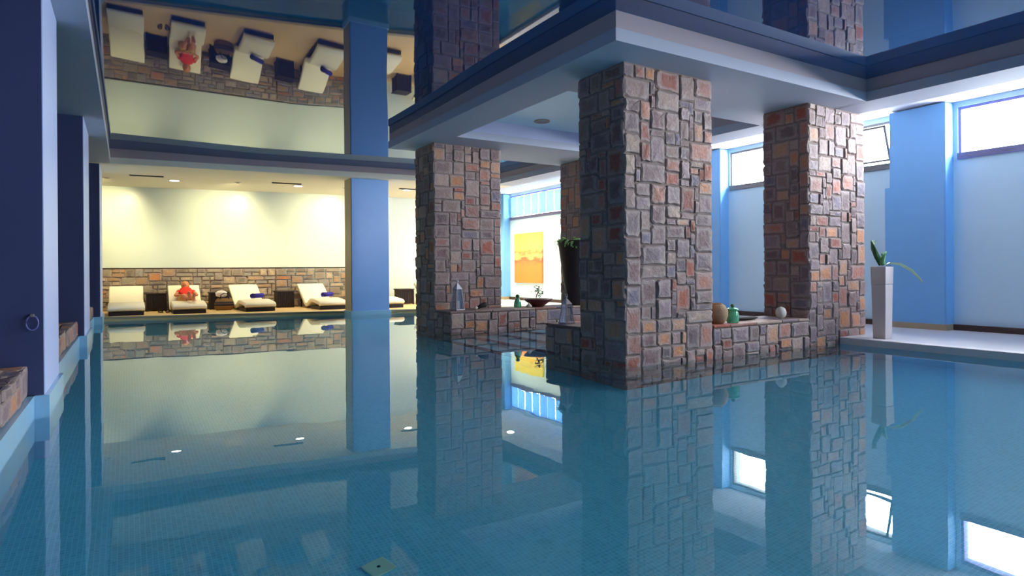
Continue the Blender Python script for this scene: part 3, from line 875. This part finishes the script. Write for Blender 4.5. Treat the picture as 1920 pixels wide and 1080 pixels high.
# rolled towels
for i, (li, lb) in enumerate(((2, 'rolled violet blue towel on the third lounger from the left'), (3, 'rolled violet blue towel on the lounger left of the blue column'))):
    x, y, rz, _ = ls[li]
    t = thing('rolled_towel', (x + .03, y + .72, .075 + .275), lb, 'towel', 'rolled blue towels', rz=.6)
    b = MB(); sp = []
    for k in range(40):
        a = k / 39 * 5 * PI; r = .02 + .045 * k / 39
        sp.append((r * math.cos(a), r * math.sin(a)))
    vs = [(-.17, p[0], p[1] + .068) for p in sp] + [(.17, p[0], p[1] + .068) for p in sp]
    b.add(vs, [(k, k + 1, 41 + k, 40 + k) for k in range(39)])
    o = obj('roll', b, M['towel_blue'], t, smooth=True)
    s = o.modifiers.new('solid', 'SOLIDIFY'); s.thickness = .012
    obj('hem_band', MB().lathe([(.066, -.14), (.0675, -.14), (.0675, -.12), (.066, -.12), (.066, -.14)], 20), M['bag_dark'], o).matrix_local = Matrix.Translation((0, 0, .068)) @ Matrix.Rotation(PI / 2, 4, 'Y')

# dark wicker side tables
tabs = ((.60, 17.5, 'dark wicker side table left of the person, behind the sandals'), (1.955, 17.3, 'dark wicker side table behind the bag'), (3.50, 17.10, 'lone dark wicker side table between the two towelled loungers'), (6.62, 16.55, 'dark wicker side table right of the blue column'))
proto_t = None
for x, y, lb in tabs:
    if proto_t is None:
        t = thing('wicker_table', (x, y, .075), lb, 'side table', 'dark wicker tables between the loungers')
        obj('body', MB().box(-.21, .21, -.2, .2, .02, .40), M['wicker'], t, bevel=.01)
        obj('table_top', MB().box(-.23, .23, -.22, .22, .40, .43), M['wicker'], t, bevel=.008)
        for k in range(9):
            xx = -.2 + k * .05
            obj('slat', MB().box(xx - .016, xx + .016, -.212, -.198, .03, .39), M['dark_frame'], t)
        for sx in (-.2, .2):
            for sy in (-.18, .18):
                obj('foot', MB().box(sx - .02, sx + .02, sy - .02, sy + .02, 0, .03), M['black'], t)
        proto_t = t
    else:
        t = copy_tree(proto_t); t.location = (x, y, .075); t['label'] = lb

# beach bag with white towel, sandals
t = thing('beach_bag', (2.02, 16.75, .075), 'tan and dark beach bag on the deck right of the person', 'bag')
b = MB(); prof = [(0, 0), (.15, .0), (.2, .05), (.2, .16), (.17, .25), (.13, .30)]
b.lathe(prof, 20); b.v = [(x * 1.1, y * .7, z) for x, y, z in b.v]
obj('body', b, M['bag_tan'], t, smooth=True)
b = MB().lathe([(.202, .11), (.206, .12), (.19, .21), (.186, .21)], 20); b.v = [(x * 1.1, y * .7, z) for x, y, z in b.v]
obj('dark_band', b, M['bag_dark'], t, smooth=True)
for s in (-1, 1):
    obj('handle', MB().tube([(-.1, s * .08, .27), (-.08, s * .1, .38), (0, s * .1, .42), (.08, s * .1, .38), (.1, s * .08, .27)], .01, 6), M['bag_dark'], t, smooth=True)
t = thing('white_towel', (1.96, 16.75, .41), 'crumpled white towel lying on top of the beach bag', 'towel')
rg = random.Random(4)
b = MB().ball((0, 0, .06), .13, (1, .7, .65), 20, 12)
b.v = [(x + rg.uniform(-.012, .012), y + rg.uniform(-.012, .012), z + rg.uniform(-.014, .014)) for x, y, z in b.v]
obj('crumpled_cloth', b, M['towel_white'], t, smooth=True)
for k, (x, y, lb) in enumerate(((.66, 16.62, 'left brown sandal on the deck before the first wicker table'), (.80, 16.58, 'right brown sandal on the deck before the first wicker table'))):
    t = thing('sandal', (x, y, .075), lb, 'sandal', 'pair of sandals', rz=.2 - .3 * k)
    outl = [(math.cos(a) * .045 * (1 + .15 * math.sin(a)), math.sin(a) * .13) for a in [2 * PI * i / 20 for i in range(20)]]
    obj('sole', MB().prism(outl, 0, .025), M['sandal'], t, bevel=.005)
    obj('strap', MB().tube([(-.045, .03, .02), (-.03, .04, .06), (0, .045, .075), (.03, .04, .06), (.045, .03, .02)], .012, 6), M['dark_frame'], t, smooth=True)

# ------------------------------------------------------------ person reclining on the second lounger
def skin_obj(name, verts, edges, radii, mat, parent, root=0, sub=2):
    me = bpy.data.meshes.new(name); me.from_pydata(verts, edges, [])
    o = bpy.data.objects.new(name, me); col.objects.link(o); o.parent = parent
    me.materials.append(mat)
    s = o.modifiers.new('skin', 'SKIN'); s.use_smooth_shade = True
    for i, v in enumerate(me.skin_vertices[0].data):
        r = radii[i]; v.radius = r if isinstance(r, tuple) else (r, r); v.use_root = (i == root)
    d = o.modifiers.new('sub', 'SUBSURF'); d.levels = sub; d.render_levels = sub
    return o
x, y, rz, _ = ls[1]
pt = thing('person', (x + .02, y, .075), 'person in a red top and khaki shorts reclining on the second lounger', 'person')
V = [(0, 1.12, .255), (0, 1.24, .33), (0, 1.38, .425), (0, 1.47, .485), (0, 1.535, .535),   # pelvis..neck
     (.13, 1.45, .47), (.245, 1.30, .375), (.12, 1.15, .385),                              # left arm
     (-.13, 1.45, .47), (-.245, 1.30, .375), (-.12, 1.15, .385),
     (.085, 1.08, .275), (.10, .70, .375), (.07, .28, .30), (.07, .17, .33),               # left leg
     (-.085, 1.08, .275), (-.10, .70, .385), (-.02, .30, .33), (-.02, .19, .37)]
E_ = [(0, 1), (1, 2), (2, 3), (3, 4), (3, 5), (5, 6), (6, 7), (3, 8), (8, 9), (9, 10), (0, 11), (11, 12), (12, 13), (13, 14), (0, 15), (15, 16), (16, 17), (17, 18)]
Rd = [(.13, .10), (.11, .09), (.13, .095), (.09, .07), (.05, .05), .05, .038, .026, .05, .038, .026, .075, .052, .034, .03, .075, .052, .034, .03]
body = skin_obj('body', V, E_, Rd, M['skin'], pt)
# feet
for s, (fx, fy, fz) in ((1, (.07, .17, .33)), (-1, (-.02, .19, .37))):
    skin_obj('foot', [(fx, fy + .03, fz - .03), (fx, fy - .005, fz + .03), (fx + s * .01, fy - .03, fz + .09), (fx + s * .01, fy - .035, fz + .13)], [(0, 1), (1, 2), (2, 3)], [(.03, .03), (.034, .028), (.04, .022), (.03, .014)], M['skin'], pt)
# hands with five fingers, folded over the belly
for s in (1, -1):
    wx, wy, wz = s * .12, 1.15, .385
    hv = [(wx, wy, wz), (wx - s * .045, wy - .012, wz + .012), (wx - s * .075, wy - .016, wz + .012)]
    he = [(0, 1), (1, 2)]; hr = [(.024, .02), (.034, .017), (.036, .015)]
    for k, (off_, ln) in enumerate(((.030, .06), (.010, .07), (-.010, .066), (-.029, .052))):
        b0 = len(hv)
        hv += [(wx - s * .078, wy - .016 + off_, wz + .012), (wx - s * (.078 + ln * .5), wy - .018 + off_, wz + .014), (wx - s * (.078 + ln), wy - .02 + off_ * 1.1, wz + .002)]
        he += [(2, b0), (b0, b0 + 1), (b0 + 1, b0 + 2)]; hr += [.0095, .009, .0075]
    b0 = len(hv)
    hv += [(wx - s * .03, wy + .03, wz + .018), (wx - s * .062, wy + .052, wz + .026), (wx - s * .09, wy + .058, wz + .022)]
    he += [(1, b0), (b0, b0 + 1), (b0 + 1, b0 + 2)]; hr += [.012, .011, .009]
    skin_obj('hand', hv, he, hr, M['skin'], pt, sub=1)
# red top with short sleeves, khaki shorts
skin_obj('red_top', [(0, 1.17, .29), (0, 1.26, .345), (0, 1.38, .428), (0, 1.465, .48), (.14, 1.445, .468), (.20, 1.37, .42), (-.14, 1.445, .468), (-.20, 1.37, .42)],
         [(0, 1), (1, 2), (2, 3), (3, 4), (4, 5), (3, 6), (6, 7)], [(.135, .105), (.125, .10), (.145, .108), (.10, .08), .062, .056, .062, .056], M['red'], pt, root=2)
skin_obj('shorts', [(0, 1.13, .262), (.088, 1.06, .282), (.098, .86, .338), (-.088, 1.06, .282), (-.098, .86, .345)], [(0, 1), (1, 2), (0, 3), (3, 4)], [(.14, .11), .088, .078, .088, .078], M['khaki'], pt)
# head
hd = thing('head', (0, 1.60, .605), None, None); hd.parent = pt
for kk in ('label', 'category'):
    if kk in hd: del hd[kk]
bpy.data.objects.remove(hd)
def head_part(name, mb, mat):
    R_ = Matrix.Rotation(math.radians(-42), 4, 'X')
    o = obj(name, mb, mat, pt, smooth=True)
    o.location = (0, 1.60, .605); o.rotation_euler = (math.radians(-38), 0, 0)
    return o
b = MB().ball((0, 0, 0), .1, (.78, .92, 1.12), 24, 16)
nv = []
for (x_, y_, z_) in b.v:      # chin narrower, flat face, nose
    k = max(0, -z_ / .112)
    x_ *= 1 - .35 * k; y_ = y_ * (1 - .12 * k) if y_ > 0 else y_ * (1 - .02 * k)
    nv.append((x_, y_, z_))
b.v = nv
hp = head_part('head', b, M['skin'])
hp['label'] = 'sunburnt face turned to the camera'
b = MB().ball((0, -.095, -.012), .016, (.8, 1.0, 1.5), 10, 8); head_part('nose', b, M['skin'])
for s in (-1, 1):
    head_part('eye', MB().ball((s * .03, -.082, .012), .011, (1.2, .5, .7), 10, 8), M['eye'])
    head_part('ear', MB().ball((s * .079, 0, -.005), .024, (.4, .7, 1.2), 10, 8), M['skin'])
head_part('mouth', MB().ball((0, -.082, -.050), .02, (1.2, .4, .35), 10, 8), M['lip'])
b = MB().ball((0, .015, .018), .108, (.86, .95, 1.08), 24, 16)
rg = random.Random(8)
b.v = [(x_ + rg.uniform(-.003, .003), (y_ if y_ > -.035 or z_ > .07 else -.035), z_) for x_, y_, z_ in b.v]
head_part('hair', b, M['hair'])

# ------------------------------------------------------------ things on the low walls
ZT = .362
def lantern(x, y, h, w, label, rz):
    t = thing('lantern', (x, y, ZT), label, 'lantern', rz=rz)
    b0, t0 = w / 2, w * .30
    obj('base', MB().box(-b0 - .01, b0 + .01, -b0 - .01, b0 + .01, 0, .018), M['lantern'], t, bevel=.003)
    hz = h * .68
    for sx in (-1, 1):
        for sy in (-1, 1):
            obj('post', MB().tube([(sx * b0, sy * b0, .018), (sx * t0, sy * t0, hz)], .007, 6), M['lantern'], t)
    for a in range(4):
        q = []
        c_, s_ = math.cos(a * PI / 2), math.sin(a * PI / 2)
        for (px, pz) in ((-1, 0), (1, 0), (1, 1), (-1, 1)):
            r_ = b0 if pz == 0 else t0
            X_, Y_ = px * r_, -r_
            q.append((X_ * c_ - Y_ * s_, X_ * s_ + Y_ * c_, .018 if pz == 0 else hz))
        g = MB(); g.add(q + [(x_ * .96, y_ * .96, z_) for x_, y_, z_ in q], [(0, 1, 2, 3), (7, 6, 5, 4), (0, 4, 5, 1), (1, 5, 6, 2), (2, 6, 7, 3), (3, 7, 4, 0)])
        obj('pane', g, M['clear_glass'], t)
    r = MB(); r.add([(-t0 - .012, -t0 - .012, hz), (t0 + .012, -t0 - .012, hz), (t0 + .012, t0 + .012, hz), (-t0 - .012, t0 + .012, hz), (0, 0, h * .90)], [(0, 3, 2, 1), (0, 1, 4), (1, 2, 4), (2, 3, 4), (3, 0, 4)])
    obj('roof', r, M['lantern'], t)
    obj('finial', MB().ball((0, 0, h * .93), h * .045, (1, 1, 1), 12, 8), M['lantern'], t, smooth=True)
    ring = [(h * .05 * math.cos(a), 0, h * .99 + h * .04 * math.sin(a)) for a in [2 * PI * k / 14 for k in range(15)]]
    obj('ring', MB().tube(ring, .003, 5), M['lantern'], t)
    obj('candle', MB().lathe([(0, .02), (w * .2, .02), (w * .2, h * .3), (0, h * .3)], 16), M['candle'], t)
    return t
lantern(4.56, 9.10, .50, .16, 'tall white metal lantern on the low wall before the left pillar', .2)
lantern(4.47, 6.02, .34, .125, 'clear glass lantern on the low wall left of the nearest pillar', .1)

t = thing('round_jar', (5.87, 4.97, ZT), 'round tan woven jar against the nearest pillar', 'jar')
obj('body', MB().lathe([(0, 0), (.07, 0), (.105, .04), (.125, .10), (.12, .165), (.09, .215), (.055, .232), (.055, .225), (0, .215)], 28), M['jar_tan'], t, smooth=True)
obj('rim', MB().lathe([(.05, .226), (.062, .226), (.062, .24), (.05, .24), (.05, .226)], 20), M['jar_tan'], t, smooth=True)
t = thing('glass_jar', (6.12, 4.95, ZT), 'green glass jar with a lid knob beside the round tan jar', 'jar')
obj('body', MB().lathe([(0, 0), (.062, 0), (.072, .02), (.075, .07), (.07, .115), (.055, .14), (.05, .15), (0, .15)], 24), M['green_glass'], t, smooth=True)
obj('lid', MB().lathe([(0, .148), (.075, .148), (.078, .158), (.05, .172), (.016, .178), (.0, .18)], 24), M['green_glass'], t, smooth=True)
obj('knob', MB().ball((0, 0, .20), .024, (1, 1, 1), 12, 8), M['leaf_dark'], t, smooth=True)
t = thing('white_orb', (7.08, 4.98, ZT), 'chalky white egg shaped orb on the low wall near the bright pillar', 'orb')
obj('shell', MB().ball((0, 0, .076), .066, (1, 1, 1.16), 20, 14), M['white_ball'], t, smooth=True)
t = thing('driftwood_pair', (6.55, 5.1, ZT), 'dark flat driftwood piece behind the green jar', 'driftwood')
b = MB().ball((0, 0, .025), .1, (2.2, .7, .25), 16, 8)
obj('piece', b, M['dark_bits'], t, smooth=True)
t = thing('dark_ornament', (5.02, 9.1, ZT), 'small black ornament on the low wall before the left pillar', 'ornament')
b = MB(); b.tube([(-.1, 0, .02), (-.03, 0, .05), (.05, 0, .07), (.09, 0, .09)], [.02, .035, .045, .02], 10)
obj('body', b, M['dark_bits'], t, smooth=True)
t = thing('white_pebble', (4.88, 9.06, ZT), 'small white pebble beside the black ornament', 'pebble')
obj('stone_body', MB().ball((0, 0, .025), .03, (1.1, 1, .85), 14, 10), M['white_ball'], t, smooth=True)
t = thing('white_shell', (5.88, 9.0, ZT), 'small white shell in front of the red brown bowl', 'shell')
obj('shell_body', MB().lathe([(0, 0), (.045, .005), (.055, .025), (.03, .05), (.008, .075), (0, .08)], 14), M['white_ball'], t, smooth=True)
t = thing('cactus_bottle', (5.75, 9.16, ZT), 'green glass bottle left of the bowl on the low wall', 'bottle')
obj('body', MB().lathe([(0, 0), (.06, 0), (.068, .03), (.06, .1), (.035, .14), (.028, .16), (.0, .165)], 20), M['green_glass'], t, smooth=True)
obj('stopper', MB().ball((0, 0, .19), .036, (1, 1, .9), 12, 8), M['leaf_dark'], t, smooth=True)
t = thing('bonsai_bowl', (6.16, 9.14, ZT), 'wide red brown bowl with a tiny plant on the low wall', 'planter')
obj('bowl', MB().lathe([(0, .0), (.10, 0), (.13, .03), (.23, .10), (.26, .135), (.245, .135), (.2, .105), (0, .1)], 32), M['bowl'], t, smooth=True)
obj('soil', MB().lathe([(0, .112), (.21, .108)], 24), M['soil'], t)
b = MB(); b.tube([(-.02, 0, .1), (-.03, .01, .17), (-.0, 0, .24), (.03, .0, .28)], [.012, .01, .008, .005], 6)
b.tube([(-.02, 0, .19), (-.07, 0, .27)], [.006, .003], 5)
obj('stem', b, M['sandal'], t, smooth=True)
rg = random.Random(12)
leaf = MB(); leaf.add([(0, 0, 0), (.018, .03, .004), (0, .07, -.004), (-.018, .03, .004), (0, .035, .010)], [(0, 1, 4), (1, 2, 4), (2, 3, 4), (3, 0, 4)])
leaf_me = leaf.mesh('leaf', M['leaf_dark'])
for k in range(34):
    o = bpy.data.objects.new('leaf', leaf_me); col.objects.link(o); o.parent = t
    cx_, cz_ = rg.choice(((.03, .29), (-.07, .29), (.01, .24), (.06, .22), (-.02, .33)))
    o.location = (cx_ + rg.uniform(-.04, .04), rg.uniform(-.04, .04), cz_ + rg.uniform(-.035, .035))
    o.rotation_euler = (rg.uniform(-.8, .8), rg.uniform(-.6, .6), rg.uniform(0, 2 * PI))

# tall dark pot with fern
t = thing('tall_plant_pot', (6.99, 9.11, ZT), 'tall dark tapering pot with green trailing plant before the dim pillar', 'planter')
obj('pot', MB().lathe([(0, 0), (.15, 0), (.17, .03), (.26, .6), (.325, 1.08), (.34, 1.14), (.35, 1.17), (.32, 1.17), (.31, 1.1), (0, 1.08)], 32), M['pot_dark'], t, smooth=True)
obj('soil', MB().lathe([(0, 1.12), (.315, 1.11)], 24), M['soil'], t)
rg = random.Random(20)
fr_me = []
for k in range(5):
    f_ = MB(); pts = []
    L = rg.uniform(.14, .26); dr = rg.uniform(.3, 1.2)
    for s in range(9):
        u = s / 8; pts.append((0, L * u, .14 * math.sin(u * PI * .55) - dr * .16 * u * u))
    for s in range(8):
        w_ = .035 * math.sin(PI * (s + .6) / 9)
        for sd in (-1, 1):
            a = pts[s]; c = pts[s + 1]
            f_.add([a, (sd * w_, a[1] + .02, a[2] - .012), (sd * w_ * .6, c[1] + .012, c[2] - .008), c], [(0, 1, 2, 3)])
    fr_me.append(f_.mesh('frond', M['fern']))
for k in range(46):
    o = bpy.data.objects.new('frond', rg.choice(fr_me)); col.objects.link(o); o.parent = t
    a = rg.uniform(0, 2 * PI); rr = rg.uniform(.05, .30)
    if k < 16: a = rg.uniform(PI * .6, PI * 1.5)
    o.location = (rr * math.cos(a), rr * math.sin(a), 1.12)
    o.rotation_euler = (rg.uniform(-.3, .3), 0, a - PI / 2); o.scale = (1, rg.uniform(.7, 1.1), 1)

# ------------------------------------------------------------ pale planter with aloe on the right deck
t = thing('aloe_planter', (8.36, 4.40, .085), 'tall pale square planter with an aloe beside the bright stone pillar', 'planter')
def tap(mb, z0, z1, w0, w1):
    mb.add([(-w0, -w0, z0), (w0, -w0, z0), (w0, w0, z0), (-w0, w0, z0), (-w1, -w1, z1), (w1, -w1, z1), (w1, w1, z1), (-w1, w1, z1)],
           [(0, 3, 2, 1), (4, 5, 6, 7), (0, 1, 5, 4), (1, 2, 6, 5), (2, 3, 7, 6), (3, 0, 4, 7)])
    return mb
obj('lower_body', tap(MB(), 0, .70, .080, .091), M['planter'], t, bevel=.006)
b = tap(MB(), .704, .93, .093, .098)
obj('upper_band', b, M['planter'], t, bevel=.006)
obj('soil', MB().box(-.085, .085, -.085, .085, .922, .934), M['soil'], t)
def blade(pts, ws, fold=.35, th=.008):
    m_ = MB(); n = len(pts); P = [Vector(p) for p in pts]
    for i, p in enumerate(P):
        tg = (P[min(n - 1, i + 1)] - P[max(0, i - 1)]).normalized()
        sd = tg.cross(Vector((0, 0, 1)))
        if sd.length < .1: sd = tg.cross(Vector((.4, 1, 0)))
        sd.normalize(); up = sd.cross(tg).normalized(); w_ = ws[i]
        m_.v += [tuple(p - sd * w_ + up * w_ * fold), tuple(p), tuple(p + sd * w_ + up * w_ * fold), tuple(p - up * (th + w_ * .3))]
    for i in range(n - 1):
        a = i * 4; c = a + 4
        m_.f += [(a, a + 1, c + 1, c), (a + 1, a + 2, c + 2, c + 1), (a + 2, a + 3, c + 3, c + 2), (a + 3, a, c, c + 3)]
    m_.f += [(0, 1, 2, 3), ((n - 1) * 4, (n - 1) * 4 + 3, (n - 1) * 4 + 2, (n - 1) * 4 + 1)]
    return m_
obj('leaf', blade([(-.05, 0, .95), (-.10, .02, 1.05), (-.13, .04, 1.16), (-.125, .05, 1.27)], [.03, .055, .06, .035]), M['leaf_dark'], t, smooth=True)
obj('leaf', blade([(0, .0, .95), (-.03, -.01, 1.03), (.0, -.03, 1.09), (.03, -.04, 1.13)], [.03, .05, .045, .01]), M['leaf'], t, smooth=True)
obj('leaf', blade([(-.06, -.04, .95), (-.09, -.06, 1.02), (-.1, -.1, 1.10)], [.03, .035, .008]), M['leaf'], t, smooth=True)
obj('leaf', blade([(.04, -.03, .95), (.08, -.06, .98), (.17, -.14, .965), (.27, -.23, .88), (.34, -.30, .77), (.36, -.32, .72)], [.02, .03, .033, .03, .02, .004], .3), M['leaf_pale'], t, smooth=True)
